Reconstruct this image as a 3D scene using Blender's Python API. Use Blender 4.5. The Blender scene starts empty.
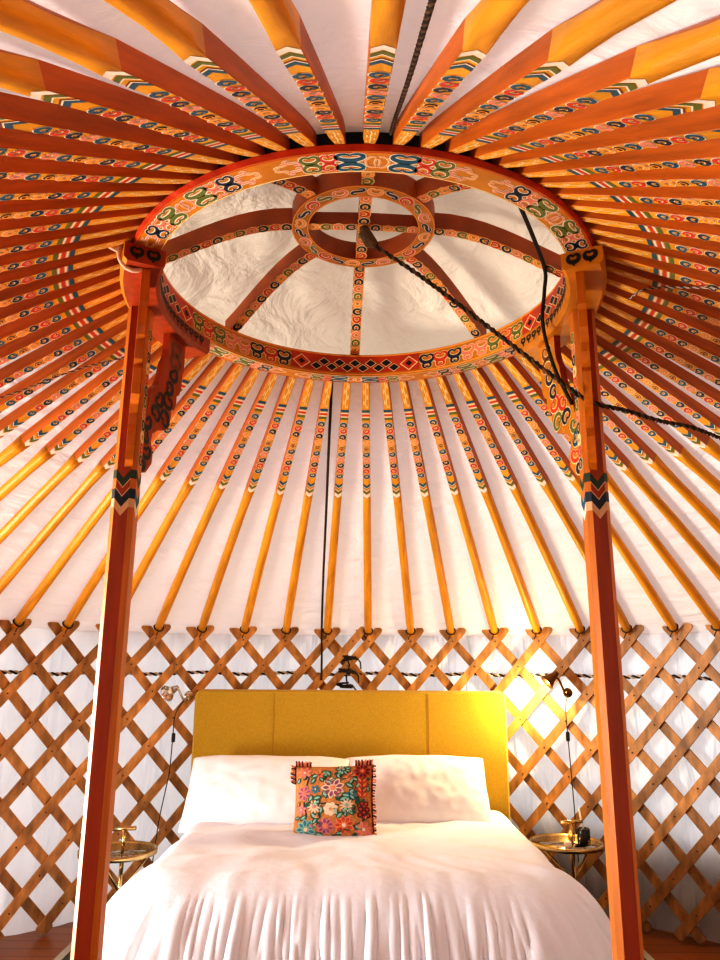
import bpy, bmesh, math, random
from mathutils import Vector, Matrix, noise as mnoise
random.seed(7)
PI = math.pi
col = bpy.context.scene.collection
R_ = math.radians

# ------------------------------------------------------------------ plan of the ger
CX, CY = 0.009, 2.475          # axis of the tent
RW = 2.724                     # radius of the lattice wall
HW = 1.6185                    # height of the lattice heads
DA = 2*PI/60                   # one roof pole every six degrees
A0 = -0.0809
NR, NL = 34, 31                 # poles clockwise and anticlockwise of the one at the back; they stand a little closer towards the door
def az(k):
    if k > 8: return A0+8*DA+(k-8)*(3.129-(A0+8*DA))/26
    if k < -7: return A0-7*DA-(-k-7)*(2*PI-3.129+A0-7*DA)/25
    return A0+DA*k
RI, RO, HR = 0.7286, 0.8135, 2.7503   # crown ring, inner and outer radius, height of its underside
HT = 2.856                     # top of the crown ring
PZ0, PR0 = 2.790, 0.82         # roof pole axis at the ring
PZ1, PR1 = 1.666, 2.724        # roof pole axis at the lattice
BETA = math.atan2(PZ0-PZ1, PR1-PR0)
def cyl(a, r, z):              # azimuth (0 = back wall, clockwise from above), radius, height
    return Vector((CX+r*math.sin(a), CY+r*math.cos(a), z))
def bow(s): return .026*math.sin(PI*min(1, max(0, s/2.2)))       # the poles bow up a little along their length
def roof_z(r): return PZ0+(PZ1-PZ0)*(r-PR0)/(PR1-PR0)

# ------------------------------------------------------------------ materials
def mat(name, color, rough=0.6, metallic=0.0, var=0.0, scale=8.0, bump=0.0, bscale=60.0, stretch=(1,1,1),
        rand=0.0, spec=0.5, color2=None, sheen=0.0):
    m = bpy.data.materials.new(name); m.use_nodes = True
    nt = m.node_tree; b = nt.nodes['Principled BSDF']
    b.inputs['Base Color'].default_value = (*color, 1); b.inputs['Roughness'].default_value = rough
    b.inputs['Metallic'].default_value = metallic; b.inputs['Specular IOR Level'].default_value = spec
    if sheen: b.inputs['Sheen Weight'].default_value = sheen
    if var or bump or rand:
        tc = nt.nodes.new('ShaderNodeTexCoord'); mp = nt.nodes.new('ShaderNodeMapping')
        mp.inputs['Scale'].default_value = stretch
        nt.links.new(tc.outputs['Object'], mp.inputs['Vector'])
        vec = mp.outputs['Vector']
        if rand:
            oi = nt.nodes.new('ShaderNodeObjectInfo')
            ad = nt.nodes.new('ShaderNodeVectorMath'); ad.operation = 'ADD'
            sc = nt.nodes.new('ShaderNodeVectorMath'); sc.operation = 'SCALE'
            sc.inputs[0].default_value = (37.0, 51.0, 13.0)
            nt.links.new(oi.outputs['Random'], sc.inputs['Scale'])
            nt.links.new(vec, ad.inputs[0]); nt.links.new(sc.outputs[0], ad.inputs[1]); vec = ad.outputs[0]
        if var or rand:
            n = nt.nodes.new('ShaderNodeTexNoise'); n.inputs['Scale'].default_value = scale; n.inputs['Detail'].default_value = 6
            nt.links.new(vec, n.inputs['Vector'])
            mx = nt.nodes.new('ShaderNodeMix'); mx.data_type = 'RGBA'
            c2 = color2 or tuple(c*(1-var) for c in color)
            c1 = color if color2 else tuple(min(1, c*(1+var)) for c in color)
            mx.inputs[6].default_value = (*c1, 1); mx.inputs[7].default_value = (*c2, 1)
            rm = nt.nodes.new('ShaderNodeMapRange'); rm.inputs[1].default_value = .3; rm.inputs[2].default_value = .7
            nt.links.new(n.outputs['Fac'], rm.inputs[0]); nt.links.new(rm.outputs[0], mx.inputs[0])
            out = mx.outputs[2]
            if rand:
                hv = nt.nodes.new('ShaderNodeHueSaturation')
                mr = nt.nodes.new('ShaderNodeMapRange'); mr.inputs[3].default_value = 1-rand; mr.inputs[4].default_value = 1+rand
                nt.links.new(oi.outputs['Random'], mr.inputs[0]); nt.links.new(mr.outputs[0], hv.inputs['Value'])
                nt.links.new(out, hv.inputs['Color']); out = hv.outputs['Color']
            nt.links.new(out, b.inputs['Base Color'])
        if bump:
            n2 = nt.nodes.new('ShaderNodeTexNoise'); n2.inputs['Scale'].default_value = bscale; n2.inputs['Detail'].default_value = 4
            nt.links.new(vec, n2.inputs['Vector'])
            bp = nt.nodes.new('ShaderNodeBump'); bp.inputs['Strength'].default_value = bump; bp.inputs['Distance'].default_value = .01
            nt.links.new(n2.outputs['Fac'], bp.inputs['Height']); nt.links.new(bp.outputs[0], b.inputs['Normal'])
    return m

def fabric(name, color, transl, fold_scale, fold_stretch, strength, dist=.02, fine=140, detail=2.5):
    m = bpy.data.materials.new(name); m.use_nodes = True
    nt = m.node_tree; nt.nodes.clear()
    out = nt.nodes.new('ShaderNodeOutputMaterial'); d = nt.nodes.new('ShaderNodeBsdfDiffuse'); t = nt.nodes.new('ShaderNodeBsdfTranslucent')
    mx = nt.nodes.new('ShaderNodeMixShader'); mx.inputs[0].default_value = transl
    tc = nt.nodes.new('ShaderNodeTexCoord'); mp = nt.nodes.new('ShaderNodeMapping'); mp.inputs['Scale'].default_value = fold_stretch
    nt.links.new(tc.outputs['UV'], mp.inputs['Vector'])
    n = nt.nodes.new('ShaderNodeTexNoise'); n.inputs['Scale'].default_value = fold_scale; n.inputs['Detail'].default_value = detail; n.inputs['Distortion'].default_value = .6
    nt.links.new(mp.outputs['Vector'], n.inputs['Vector'])
    bp = nt.nodes.new('ShaderNodeBump'); bp.inputs['Strength'].default_value = strength; bp.inputs['Distance'].default_value = dist
    nt.links.new(n.outputs['Fac'], bp.inputs['Height'])
    n2 = nt.nodes.new('ShaderNodeTexNoise'); n2.inputs['Scale'].default_value = fine; nt.links.new(tc.outputs['UV'], n2.inputs['Vector'])
    bp2 = nt.nodes.new('ShaderNodeBump'); bp2.inputs['Strength'].default_value = .25; bp2.inputs['Distance'].default_value = .004
    nt.links.new(n2.outputs['Fac'], bp2.inputs['Height']); nt.links.new(bp.outputs[0], bp2.inputs['Normal'])
    for s in (d, t):
        s.inputs['Color'].default_value = (*color, 1)
    nt.links.new(bp2.outputs[0], d.inputs['Normal'])
    nt.links.new(d.outputs[0], mx.inputs[1]); nt.links.new(t.outputs[0], mx.inputs[2]); nt.links.new(mx.outputs[0], out.inputs[0])
    return m

M = {}
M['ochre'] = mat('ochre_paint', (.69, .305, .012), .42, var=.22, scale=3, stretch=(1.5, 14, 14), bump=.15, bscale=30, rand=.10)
M['russet'] = mat('russet_paint', (.47, .115, .005), .45, var=.25, scale=3, stretch=(1.5, 14, 14), bump=.15, bscale=30, rand=.10)  # the ochre as it looks in shade, coloured onto the pole sides
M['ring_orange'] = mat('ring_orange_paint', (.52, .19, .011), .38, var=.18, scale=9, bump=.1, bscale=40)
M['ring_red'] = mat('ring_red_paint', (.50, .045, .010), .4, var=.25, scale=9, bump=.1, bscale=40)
M['post_red'] = mat('post_red_paint', (.33, .045, .005), .4, var=.2, scale=3, stretch=(14, 14, 1.2), bump=.1, bscale=30)  # post orange darkened to red for faces turned from the light; plinths share it
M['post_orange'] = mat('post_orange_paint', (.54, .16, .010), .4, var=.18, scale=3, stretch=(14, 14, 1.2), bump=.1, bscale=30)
M['amber'] = mat('amber_paint', (.74, .36, .06), .45, var=.15, scale=6)
def paint(n, c): M[n] = mat(n+'_paint', c, .5, var=.12, scale=25)
paint('white', (.80, .70, .56)); paint('cream', (.85, .62, .30)); paint('blue', (.012, .085, .13)); paint('navy', (.010, .022, .04))
paint('green', (.13, .15, .022)); paint('dark_green', (.02, .045, .022)); paint('red', (.58, .045, .012)); paint('pink', (.72, .22, .13))
paint('black', (.012, .011, .010)); paint('brown', (.20, .07, .02)); paint('light_orange', (.85, .33, .05)); paint('tan', (.62, .38, .20))
M['slat'] = mat('lattice_wood', (.43, .215, .065), .5, var=.45, scale=2.5, stretch=(8, 8, 3), bump=.15, bscale=40, rand=.22)
M['rivet'] = mat('rivet_hide', (.10, .05, .02), .6)
M['roof'] = fabric('roof_cotton', (.86, .78, .74), .31, 2.6, (1.0, 3.0, 1.0), .8, .06, detail=4)
M['wallcloth'] = fabric('wall_cotton', (.82, .83, .85), .46, 1.5, (5.0, .9, 1.0), .8, .14, detail=3)
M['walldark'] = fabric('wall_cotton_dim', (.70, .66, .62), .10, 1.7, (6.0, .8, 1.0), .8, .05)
M['canvas'] = fabric('crown_canvas', (.76, .66, .52), .30, 4.0, (1, 1, 1), 1.0, .10, detail=6)
M['linen'] = mat('white_linen', (.78, .80, .89), .85, bump=.35, bscale=18, spec=.2, sheen=.2)
M['pillow'] = mat('white_pillowcase', (.88, .88, .92), .85, bump=.3, bscale=9, spec=.2, sheen=.2)
M['mustard'] = mat('mustard_fabric', (.50, .32, .035), .9, var=.14, scale=220, bump=.3, bscale=400, spec=.15, sheen=.3)
M['brass'] = mat('aged_brass', (.62, .44, .20), .22, metallic=1, var=.2, scale=20)
M['chrome'] = mat('polished_steel', (.70, .62, .52), .12, metallic=1)
M['bronze'] = mat('dark_bronze', (.16, .08, .03), .3, metallic=1)
M['plastic'] = mat('black_plastic', (.015, .014, .013), .4)
M['rope_dark'] = mat('dark_horsehair', (.035, .024, .016), .95, bump=.6, bscale=150)
M['rope_light'] = mat('pale_horsehair', (.62, .52, .42), .95, bump=.6, bscale=150)
M['rope_brown'] = mat('brown_hemp', (.13, .075, .035), .95, var=.4, scale=30, bump=.8, bscale=120)
M['rug'] = mat('green_rug', (.06, .075, .055), .95, var=.3, scale=60, bump=.6, bscale=200)
M['rug_edge'] = mat('pale_rug_binding', (.45, .42, .33), .95, bump=.4, bscale=200)
M['tie'] = mat('pale_cloth_tie', (.72, .50, .36), .9, bump=.3)
M['cushion'] = mat('tan_embroidered_cloth', (.55, .25, .09), .9, var=.25, scale=60, bump=.5, bscale=220, spec=.15)
for n, c in (('yarn_green', (.035, .11, .07)), ('yarn_dark', (.03, .05, .045)), ('yarn_pink', (.70, .26, .25)), ('yarn_purple', (.30, .09, .16)), ('yarn_red', (.55, .07, .03)),
             ('yarn_blue', (.05, .22, .30)), ('yarn_mint', (.28, .50, .40)), ('yarn_cream', (.80, .62, .44)), ('yarn_wine', (.14, .02, .025)), ('yarn_coral', (.80, .27, .12))):
    M[n] = mat(n, c, .85, bump=.6, bscale=300)
M['candle'] = mat('dark_glass_jar', (.02, .018, .012), .12)
M['wax'] = mat('pale_wax', (.85, .76, .62), .5)
M['seam'] = mat('mustard_seam', (.42, .24, .02), .9)
def glass(name, color, rough=.02):
    m = bpy.data.materials.new(name); m.use_nodes = True; b = m.node_tree.nodes['Principled BSDF']
    b.inputs['Base Color'].default_value = (*color, 1); b.inputs['Roughness'].default_value = rough
    b.inputs['Transmission Weight'].default_value = 1.0; b.inputs['IOR'].default_value = 1.45
    return m
M['glass'] = mat('mirror_tray', (.42, .38, .29), .07, metallic=1)
def emis(name, color, s):
    m = bpy.data.materials.new(name); m.use_nodes = True; b = m.node_tree.nodes['Principled BSDF']
    b.inputs['Emission Color'].default_value = (*color, 1); b.inputs['Emission Strength'].default_value = s
    return m
M['bulb'] = emis('warm_bulb', (1, .72, .38), 14)
def floor_mat():
    m = bpy.data.materials.new('plank_floor'); m.use_nodes = True; nt = m.node_tree; b = nt.nodes['Principled BSDF']
    tc = nt.nodes.new('ShaderNodeTexCoord'); br = nt.nodes.new('ShaderNodeTexBrick')
    br.inputs['Scale'].default_value = 1.0; br.inputs['Brick Width'].default_value = 1.4; br.inputs['Row Height'].default_value = .11
    br.inputs['Mortar Size'].default_value = .003; br.inputs['Color1'].default_value = (.46, .16, .035, 1); br.inputs['Color2'].default_value = (.34, .11, .025, 1)
    br.inputs['Mortar'].default_value = (.04, .015, .006, 1)
    nt.links.new(tc.outputs['Object'], br.inputs['Vector'])
    n = nt.nodes.new('ShaderNodeTexNoise'); n.inputs['Scale'].default_value = 5; n.inputs['Detail'].default_value = 6
    mp = nt.nodes.new('ShaderNodeMapping'); mp.inputs['Scale'].default_value = (1, 12, 1); nt.links.new(tc.outputs['Object'], mp.inputs[0]); nt.links.new(mp.outputs[0], n.inputs['Vector'])
    mx = nt.nodes.new('ShaderNodeMix'); mx.data_type = 'RGBA'; mx.blend_type = 'MULTIPLY'; mx.inputs[0].default_value = .5
    nt.links.new(br.outputs['Color'], mx.inputs[6]); nt.links.new(n.outputs['Color'], mx.inputs[7]); nt.links.new(mx.outputs[2], b.inputs['Base Color'])
    b.inputs['Roughness'].default_value = .4
    return m
M['floor'] = floor_mat()

# ------------------------------------------------------------------ mesh building
class MB:
    def __init__(s): s.v = []; s.f = []; s.m = []; s.uv = {}; s.sm = []
    def vert(s, p): s.v.append(tuple(p)); return len(s.v)-1
    def face(s, idx, mi=0, smooth=False): s.f.append(tuple(idx)); s.m.append(mi); s.sm.append(smooth)
    def grid(s, fn, nu, nv, mi=0, smooth=True, cu=False, uvs=None):
        base = len(s.v); cols = nu if cu else nu+1
        for j in range(nv+1):
            for i in range(cols): s.v.append(tuple(fn(i/nu, j/nv)))
        for j in range(nv):
            for i in range(nu):
                i2 = (i+1) % cols if cu else i+1
                s.face((base+j*cols+i, base+j*cols+i2, base+(j+1)*cols+i2, base+(j+1)*cols+i), mi, smooth)
                if uvs: s.uv[len(s.f)-1] = [uvs(i/nu, j/nv), uvs((i+1)/nu, j/nv), uvs((i+1)/nu, (j+1)/nv), uvs(i/nu, (j+1)/nv)]
    def loft(s, rings, mi=0, cap=True, smooth=False, closed=False):
        n = len(rings[0]); ids = [[s.vert(p) for p in r] for r in rings]
        K = len(ids)
        for a in range(K if closed else K-1):
            A = ids[a]; B = ids[(a+1) % K]
            for i in range(n):
                k = mi[i] if isinstance(mi, (list, tuple)) else mi
                s.face((A[i], A[(i+1) % n], B[(i+1) % n], B[i]), k, smooth)
        if cap and not closed:
            k = mi[0] if isinstance(mi, (list, tuple)) else mi
            s.face(tuple(reversed(ids[0])), k); s.face(tuple(ids[-1]), k)
    def box(s, c, d, mi=0, mx=None):
        x, y, z = (q/2 for q in d); pts = [Vector((a, b, e)) for e in (-z, z) for a, b in ((-x, -y), (x, -y), (x, y), (-x, y))]
        if mx: pts = [mx @ p for p in pts]
        c = Vector(c); s.loft([[c+p for p in pts[:4]], [c+p for p in pts[4:]]], mi)
    def tube(s, pts, r, n=8, mi=0, cap=True, closed=False, smooth=True, up=None):
        pts = [Vector(p) for p in pts]; K = len(pts); rings = []; prev = None
        for i, p in enumerate(pts):
            if closed: t = pts[(i+1) % K]-pts[i-1]
            else: t = pts[min(i+1, K-1)]-pts[max(i-1, 0)]
            t.normalize()
            if prev is None:
                a = Vector(up) if up else (Vector((0, 0, 1)) if abs(t.z) < .9 else Vector((1, 0, 0)))
            else: a = prev
            x = (a-t*a.dot(t)); x.normalize(); y = t.cross(x); prev = x
            rr = r[i] if isinstance(r, (list, tuple)) else r
            rings.append([p+x*rr*math.cos(2*PI*k/n)+y*rr*math.sin(2*PI*k/n) for k in range(n)])
        s.loft(rings, mi, cap, smooth, closed)
    def lathe(s, prof, n=24, mi=0, c=(0, 0, 0), mx=None, smooth=True, caps=True):
        c = Vector(c)
        def pt(r, z, k):
            p = Vector((r*math.cos(2*PI*k/n), r*math.sin(2*PI*k/n), z))
            return c+(mx @ p if mx else p)
        ids = [[s.vert(pt(r, z, k)) for k in range(n)] for r, z in prof]
        for a in range(len(ids)-1):
            for i in range(n): s.face((ids[a][i], ids[a][(i+1) % n], ids[a+1][(i+1) % n], ids[a+1][i]), mi, smooth)
        if caps and prof[0][0] > 1e-4: s.face(tuple(reversed(ids[0])), mi)
        if caps and prof[-1][0] > 1e-4: s.face(tuple(ids[-1]), mi)
    # flat painted marks: 2D point -> 3D point through fn(s, t, layer)
    def ribbon(s, pts, w, fn, layer, mi, closed=False):
        K = len(pts); L = []; Rr = []
        for i, (x, y) in enumerate(pts):
            a = pts[(i+1) % K] if closed else pts[min(i+1, K-1)]; b = pts[i-1] if closed else pts[max(i-1, 0)]
            dx, dy = a[0]-b[0], a[1]-b[1]; l = math.hypot(dx, dy) or 1e-9
            ww = (w(i/(K-1)) if callable(w) else w)/2
            nx, ny = -dy/l*ww, dx/l*ww
            L.append(s.vert(fn(x+nx, y+ny, layer))); Rr.append(s.vert(fn(x-nx, y-ny, layer)))
        for i in range(K if closed else K-1):
            j = (i+1) % K
            s.face((L[i], Rr[i], Rr[j], L[j]), mi)
    def poly(s, pts, fn, layer, mi):
        s.face([s.vert(fn(x, y, layer)) for x, y in pts], mi)
    def build(s, name, mats, parent=None, fix=False):
        me = bpy.data.meshes.new(name); me.from_pydata(s.v, [], s.f)
        for m in (mats if isinstance(mats, (list, tuple)) else [mats]): me.materials.append(m)
        me.polygons.foreach_set('material_index', s.m); me.polygons.foreach_set('use_smooth', s.sm)
        if s.uv:
            ul = me.uv_layers.new(name='UVMap')
            for fi, co in s.uv.items():
                p = me.polygons[fi]
                for k, li in enumerate(p.loop_indices): ul.data[li].uv = co[k % len(co)]
        if fix:
            bm = bmesh.new(); bm.from_mesh(me); bmesh.ops.recalc_face_normals(bm, faces=bm.faces); bm.to_mesh(me); bm.free()
        me.update()
        o = bpy.data.objects.new(name, me); col.objects.link(o)
        if parent: o.parent = parent
        return o
def tag(o, label, cat, group=None):
    o['label'] = label; o['category'] = cat
    if group: o['group'] = group
    return o
def struct(o): o['kind'] = 'structure'; return o
def empty(name, loc=(0, 0, 0), rz=0.0):
    o = bpy.data.objects.new(name, None); o.empty_display_size = .1; o.location = loc; o.rotation_euler = (0, 0, rz); col.objects.link(o); return o
def bevel(o, w, seg=2):
    b = o.modifiers.new('bevel', 'BEVEL'); b.width = w; b.segments = seg; b.limit_method = 'ANGLE'; b.angle_limit = R_(40); return o

# ------------------------------------------------------------------ painted motifs
def scroll(kind, n=22, turn=3.1, p=2.2, base=.30):
    pts = [(0.0, 0.0)]; th = 0.0; ks = []
    for i in range(n):
        v = 2*(i+.5)/n-1; k = base+(1-base)*abs(v)**p
        ks.append(k if kind == 'C' else k*math.copysign(1, v))
    tot = sum(abs(k) for k in ks)
    for k in ks:
        th += k/tot*turn*PI/2; pts.append((pts[-1][0]+math.cos(th)/n, pts[-1][1]+math.sin(th)/n)); th += k/tot*turn*PI/2
    a = math.atan2(pts[-1][1]-pts[0][1], pts[-1][0]-pts[0][0])
    mid = pts[n//2]; q = []
    # orient so that the scroll's middle tangent lies along x
    t = math.atan2(pts[n//2+1][1]-pts[n//2-1][1], pts[n//2+1][0]-pts[n//2-1][0])
    for x, y in pts: q.append((x*math.cos(-t)-y*math.sin(-t), x*math.sin(-t)+y*math.cos(-t)))
    x0, x1 = min(p[0] for p in q), max(p[0] for p in q); y0, y1 = min(p[1] for p in q), max(p[1] for p in q)
    return [((x-(x0+x1)/2)/(x1-x0), (y-(y0+y1)/2)/(y1-y0)) for x, y in q]
C_ = scroll('C'); S_ = scroll('S'); CT = scroll('C', 22, 2.2, 2.0, .5)
def place(pts, cx, cy, w, h, rot=0, flip=1):
    o = []
    for x, y in pts:
        x, y = x*w, y*h*flip; o.append((cx+x*math.cos(rot)-y*math.sin(rot), cy+x*math.sin(rot)+y*math.cos(rot)))
    return o
def circle_pts(cx, cy, r, n=14, ry=None): return [(cx+r*math.cos(2*PI*k/n), cy+(ry or r)*math.sin(2*PI*k/n)) for k in range(n)]
def outlined(mb, pts, w, fn, mi, mo, lay=1, o=1.9, closed=False):
    mb.ribbon(pts, (lambda u: w(u)*o) if callable(w) else w*o, fn, lay, mo, closed); mb.ribbon(pts, w, fn, lay+1, mi, closed)
def fat(w): return lambda u: w*(.55+.9*math.sin(PI*min(1, max(0, u)))**1.0)
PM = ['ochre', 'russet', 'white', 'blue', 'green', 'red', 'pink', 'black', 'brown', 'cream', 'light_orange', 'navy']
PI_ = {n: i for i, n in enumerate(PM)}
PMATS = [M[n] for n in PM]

# ------------------------------------------------------------------ shell: floor, wall linings, roof lining, crown cover
mb = MB()
n = 72; ids = [mb.vert((CX+3.25*math.sin(2*PI*k/n), CY+3.25*math.cos(2*PI*k/n), 0)) for k in range(n)]
bt = [mb.vert((CX+3.25*math.sin(2*PI*k/n), CY+3.25*math.cos(2*PI*k/n), -.08)) for k in range(n)]
mb.face(list(reversed(ids)), 0); mb.face(bt, 0)
for k in range(n): mb.face((ids[k], ids[(k+1) % n], bt[(k+1) % n], bt[k]), 0)
struct(mb.build('floor', M['floor']))

def wall(name, a0, a1, m='wallcloth'):
    mb = MB(); nu = max(8, int((a1-a0)/R_(.45))); nv = 26
    def fn(u, v):
        a = R_(0)+a0+(a1-a0)*u; z = 1.665*v
        q = Vector((a*9.0, z*.8, 3.0)); q2 = Vector((a*30.0+.4*z, z*.9, 7.0))
        amp = .35+.65*(1-v)
        d = .036*mnoise.noise(q)*amp+.024*mnoise.noise(q2)*amp
        r = 2.80+d+.05*(1-v)**2
        return cyl(a, r, z)
    mb.grid(fn, nu, nv, 0, True, uvs=lambda u, v: ((a0+(a1-a0)*u)*2.8, 1.66*v))
    return struct(mb.build(name, M[m]))
wall('wall_back', R_(-68), R_(68)); wall('wall_right', R_(68), R_(165), 'walldark'); wall('wall_front', R_(165), R_(258), 'walldark'); wall('wall_left', R_(286), R_(292))

mb = MB()
def rooffn(u, v):
    a = u*2*PI; r = .782+(2.88-.782)*v
    s = mnoise.noise(Vector((a*9, r*1.5, 3)))             # the lining bellies a little
    z = roof_z(r)+bow((r-.8)/.86)+.018+.018*min(1, v*6)+.006*(1-s)*math.sin(PI*v)
    z += .012*mnoise.noise(Vector((a*14, r*2.2, 0)))*math.sin(PI*min(1, v*1.2))
    return cyl(a, r, z)
mb.grid(rooffn, 360, 36, 0, True, cu=True, uvs=lambda u, v: (u*14, v*2.0))
struct(mb.build('ceiling', M['roof']))

mb = MB()
def capfn(u, v):
    a = u*2*PI; r = 1.16*v
    z = 3.185-.30*(v**2.0)+(.030*mnoise.noise(Vector((math.sin(a)*r*4, math.cos(a)*r*4, 1)))+.02*mnoise.noise(Vector((math.sin(a)*r*9, math.cos(a)*r*9, 5))))*(1-v**6)*min(1, v*3)
    if r > .90: z = max(z, roof_z(r)+.062)
    return cyl(a, r, z)
mb.grid(capfn, 96, 30, 0, True, cu=True, uvs=lambda u, v: (v*1.1*math.cos(u*2*PI), v*1.1*math.sin(u*2*PI)))
tag(mb.build('crown_cover', M['canvas']), 'cream crumpled canvas flap closing the open crown from above', 'canvas cover')

# felt skirting round the outside of the foot of the wall on the shaded side
mb = MB()
mb.grid(lambda u, v: cyl(R_(8)+R_(70)*u, 2.93, .50*v+.03*math.sin(u*9)), 90, 4, 0, True)
sk = mb.build('trim_1', M['rope_brown']); struct(sk)

# ------------------------------------------------------------------ crown: ring, inner ring, spokes, cross bars
CROT = -R_(2.5)
crown = empty('crown', (CX, CY, HR))
tag(crown, 'round painted wooden crown wheel with eight spokes at the top of the tent', 'roof crown')
RM = ['ring_orange', 'ring_red', 'white', 'blue', 'green', 'red', 'pink', 'black', 'brown', 'cream', 'light_orange', 'navy']
RI_ = {n: i for i, n in enumerate(RM)}; M['spoke_red'] = mat('spoke_red_paint', (.33, .070, .010), .4, var=.25, scale=9, bump=.1, bscale=40)
RMATS = [M[n] for n in RM]+[M['plastic'], M['spoke_red']]
def lc(a, r, z): return Vector((r*math.sin(a), r*math.cos(a), z-HR))
mb = MB(); NS = 144
prof = [(RI, HR), (RO, HR), (RO+.006, HR+.017), (RO-.022, HR+.022), (RO-.022, HT), (RI+.004, HT)]
mats_ = [0, 1, 1, 12, 1, 0]  # recess wall behind the pole ends coloured black to stand for its shade
rings = [[lc(2*PI*k/NS, r, z) for r, z in prof] for k in range(NS)]
mb.loft(rings, mats_, closed=True)
rm = (RI+RO)/2; W = RO-RI
def under(s, t, l): return lc(CROT+s/rm, rm+t, HR-.0006*l)
def inner(s, t, l): return lc(CROT+s/RI, RI-.0006*l+.004*(t+.053)/.106, (HR+HT)/2+t)
# thin border lines
for t0 in (-W/2+.003, W/2-.004):
    mb.ribbon([(2*PI*rm*k/NS, t0) for k in range(NS)], .003, under, 1, RI_['cream'] if t0 < 0 else RI_['red'], True)
SEC = 2*PI*rm/8
def pair(mb, fn, s, dirn, w, h, c, oc, off, mid=0.0, lay=1):
    # a cloud: two C scrolls, one either side of the mid line, mirrored
    for sg in (-1, 1):
        outlined(mb, place(C_, s, mid+sg*off, w, h, 0 if sg > 0 else 0, -sg), fat(.0062*w/.05), fn, c, oc, lay, 1.75)
for k in range(8):
    s0 = k*SEC; big, sm2 = (('blue', 'red'), ('green', 'pink'))[k % 2]
    for d in (-1, 1):
        mb_c = circle_pts(s0+d*.012, 0, .019, 18, .021)
        outlined(mb, mb_c, .0032, under, RI_['pink'] if k % 2 else RI_['light_orange'], RI_['white'], 1, 2.1, True)
        c = s0+d*.072
        # big open C clasping the rings
        [outlined(mb, place(C_, c, sg*.0195, .070, .024, 0, sg), fat(.0095), under, RI_[big], RI_['white'], 1, 1.55) for sg in (-1, 1)]
        for sg in (-1, 1):
            outlined(mb, place(C_, s0+d*.128, sg*.0165, .040, .026, 0, sg), fat(.0062), under, RI_[sm2], RI_['white'], 1, 1.75)
            outlined(mb, place(C_, s0+d*.178, sg*.0165, .046, .027, 0, sg), fat(.0075), under, RI_['green' if big == 'blue' else 'navy'], RI_['white'], 1, 1.65)
            outlined(mb, place(S_, s0+d*.226, sg*.0165, .044, .024, 0, sg*d), fat(.0030), under, RI_['pink'], RI_['white'], 1, 2.2)
            outlined(mb, place(S_, s0+d*.262, sg*.010, .036, .018, 0, -sg*d), fat(.0024), under, RI_['light_orange'], RI_['white'], 1, 2.2)
# inner face: panels of linked diamonds on the axes, clouds between
SECI = 2*PI*RI/4
for k in range(4):
    s0 = k*SECI
    mb.ribbon([(s0-.30+.60*i/24, .004) for i in range(25)], .080, inner, 1, RI_['ring_red'])
    for i in range(11):
        x = s0+(i-5)*.036; y = .012*(1 if i % 2 else -1)-.002; q = .023
        mb.poly([(x-q*1.22, y), (x, y-q*.92), (x+q*1.22, y), (x, y+q*.92)][::-1], inner, 2, RI_['cream'])
    for i in range(11):
        x = s0+(i-5)*.036; y = .012*(1 if i % 2 else -1)-.002; q = .023
        mb.poly([(x-q, y), (x, y-q*.75), (x+q, y), (x, y+q*.75)][::-1], inner, 3, RI_['black'])
    for d in (-1, 1):
        x = s0+d*.25
        for q, c, l in ((.036, 'cream', 2), (.030, 'red', 3), (.014, 'black', 4)):
            mb.poly([(x-q*1.2, 0), (x, -q), (x+q*1.2, 0), (x, q)][::-1], inner, l, RI_[c])
        for i, (cc, xo) in enumerate((('dark', .335), ('red', .40), ('dark', .47), ('pink', .535))):
            c = RI_['navy'] if cc == 'dark' and d*k % 2 == 0 else RI_['green'] if cc == 'dark' else RI_[cc]
            x = s0+d*xo
            outlined(mb, place(C_, x, .010, .062, .036, 0, 1), fat(.011), inner, c, RI_['cream'], 1, 1.5)
            outlined(mb, place(C_, x, -.020, .036, .026, PI, 1), fat(.009), inner, c, RI_['cream'], 1, 1.5)
for t0 in (-.046, .047):
    mb.ribbon([(2*PI*RI*k/NS, t0) for k in range(NS)], .006, inner, 1, RI_['light_orange'], True)
o = mb.build('outer_ring', RMATS, crown)
# inner ring
IR0, IR1, IZ = .205, .268, 3.04
mb = MB(); NS2 = 72
prof = [(IR0, IZ), (IR1, IZ), (IR1, IZ+.075), (IR0, IZ+.075)]
rings = [[lc(2*PI*k/NS2, r, z) for r, z in prof] for k in range(NS2)]
mb.loft(rings, [0, 13, 13, 13], closed=True)
irm = (IR0+IR1)/2
def undi(s, t, l): return lc(CROT+s/irm, irm+t, IZ-.0006*l)
for k in range(24):
    s = 2*PI*irm*(k+.5)/24; c = ('navy', 'pink', 'green', 'red', 'navy', 'light_orange')[k % 6]
    outlined(mb, place(C_ if k % 2 else S_, s, 0, .046, .030, 0, 1 if k % 3 else -1), fat(.0075), undi, RI_[c], RI_['white'], 1, 1.6)
for t0 in (-.028, .028): mb.ribbon([(2*PI*irm*k/NS2, t0) for k in range(NS2)], .003, undi, 1, RI_['light_orange'], True)
mb.build('inner_ring', RMATS, crown)
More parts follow.
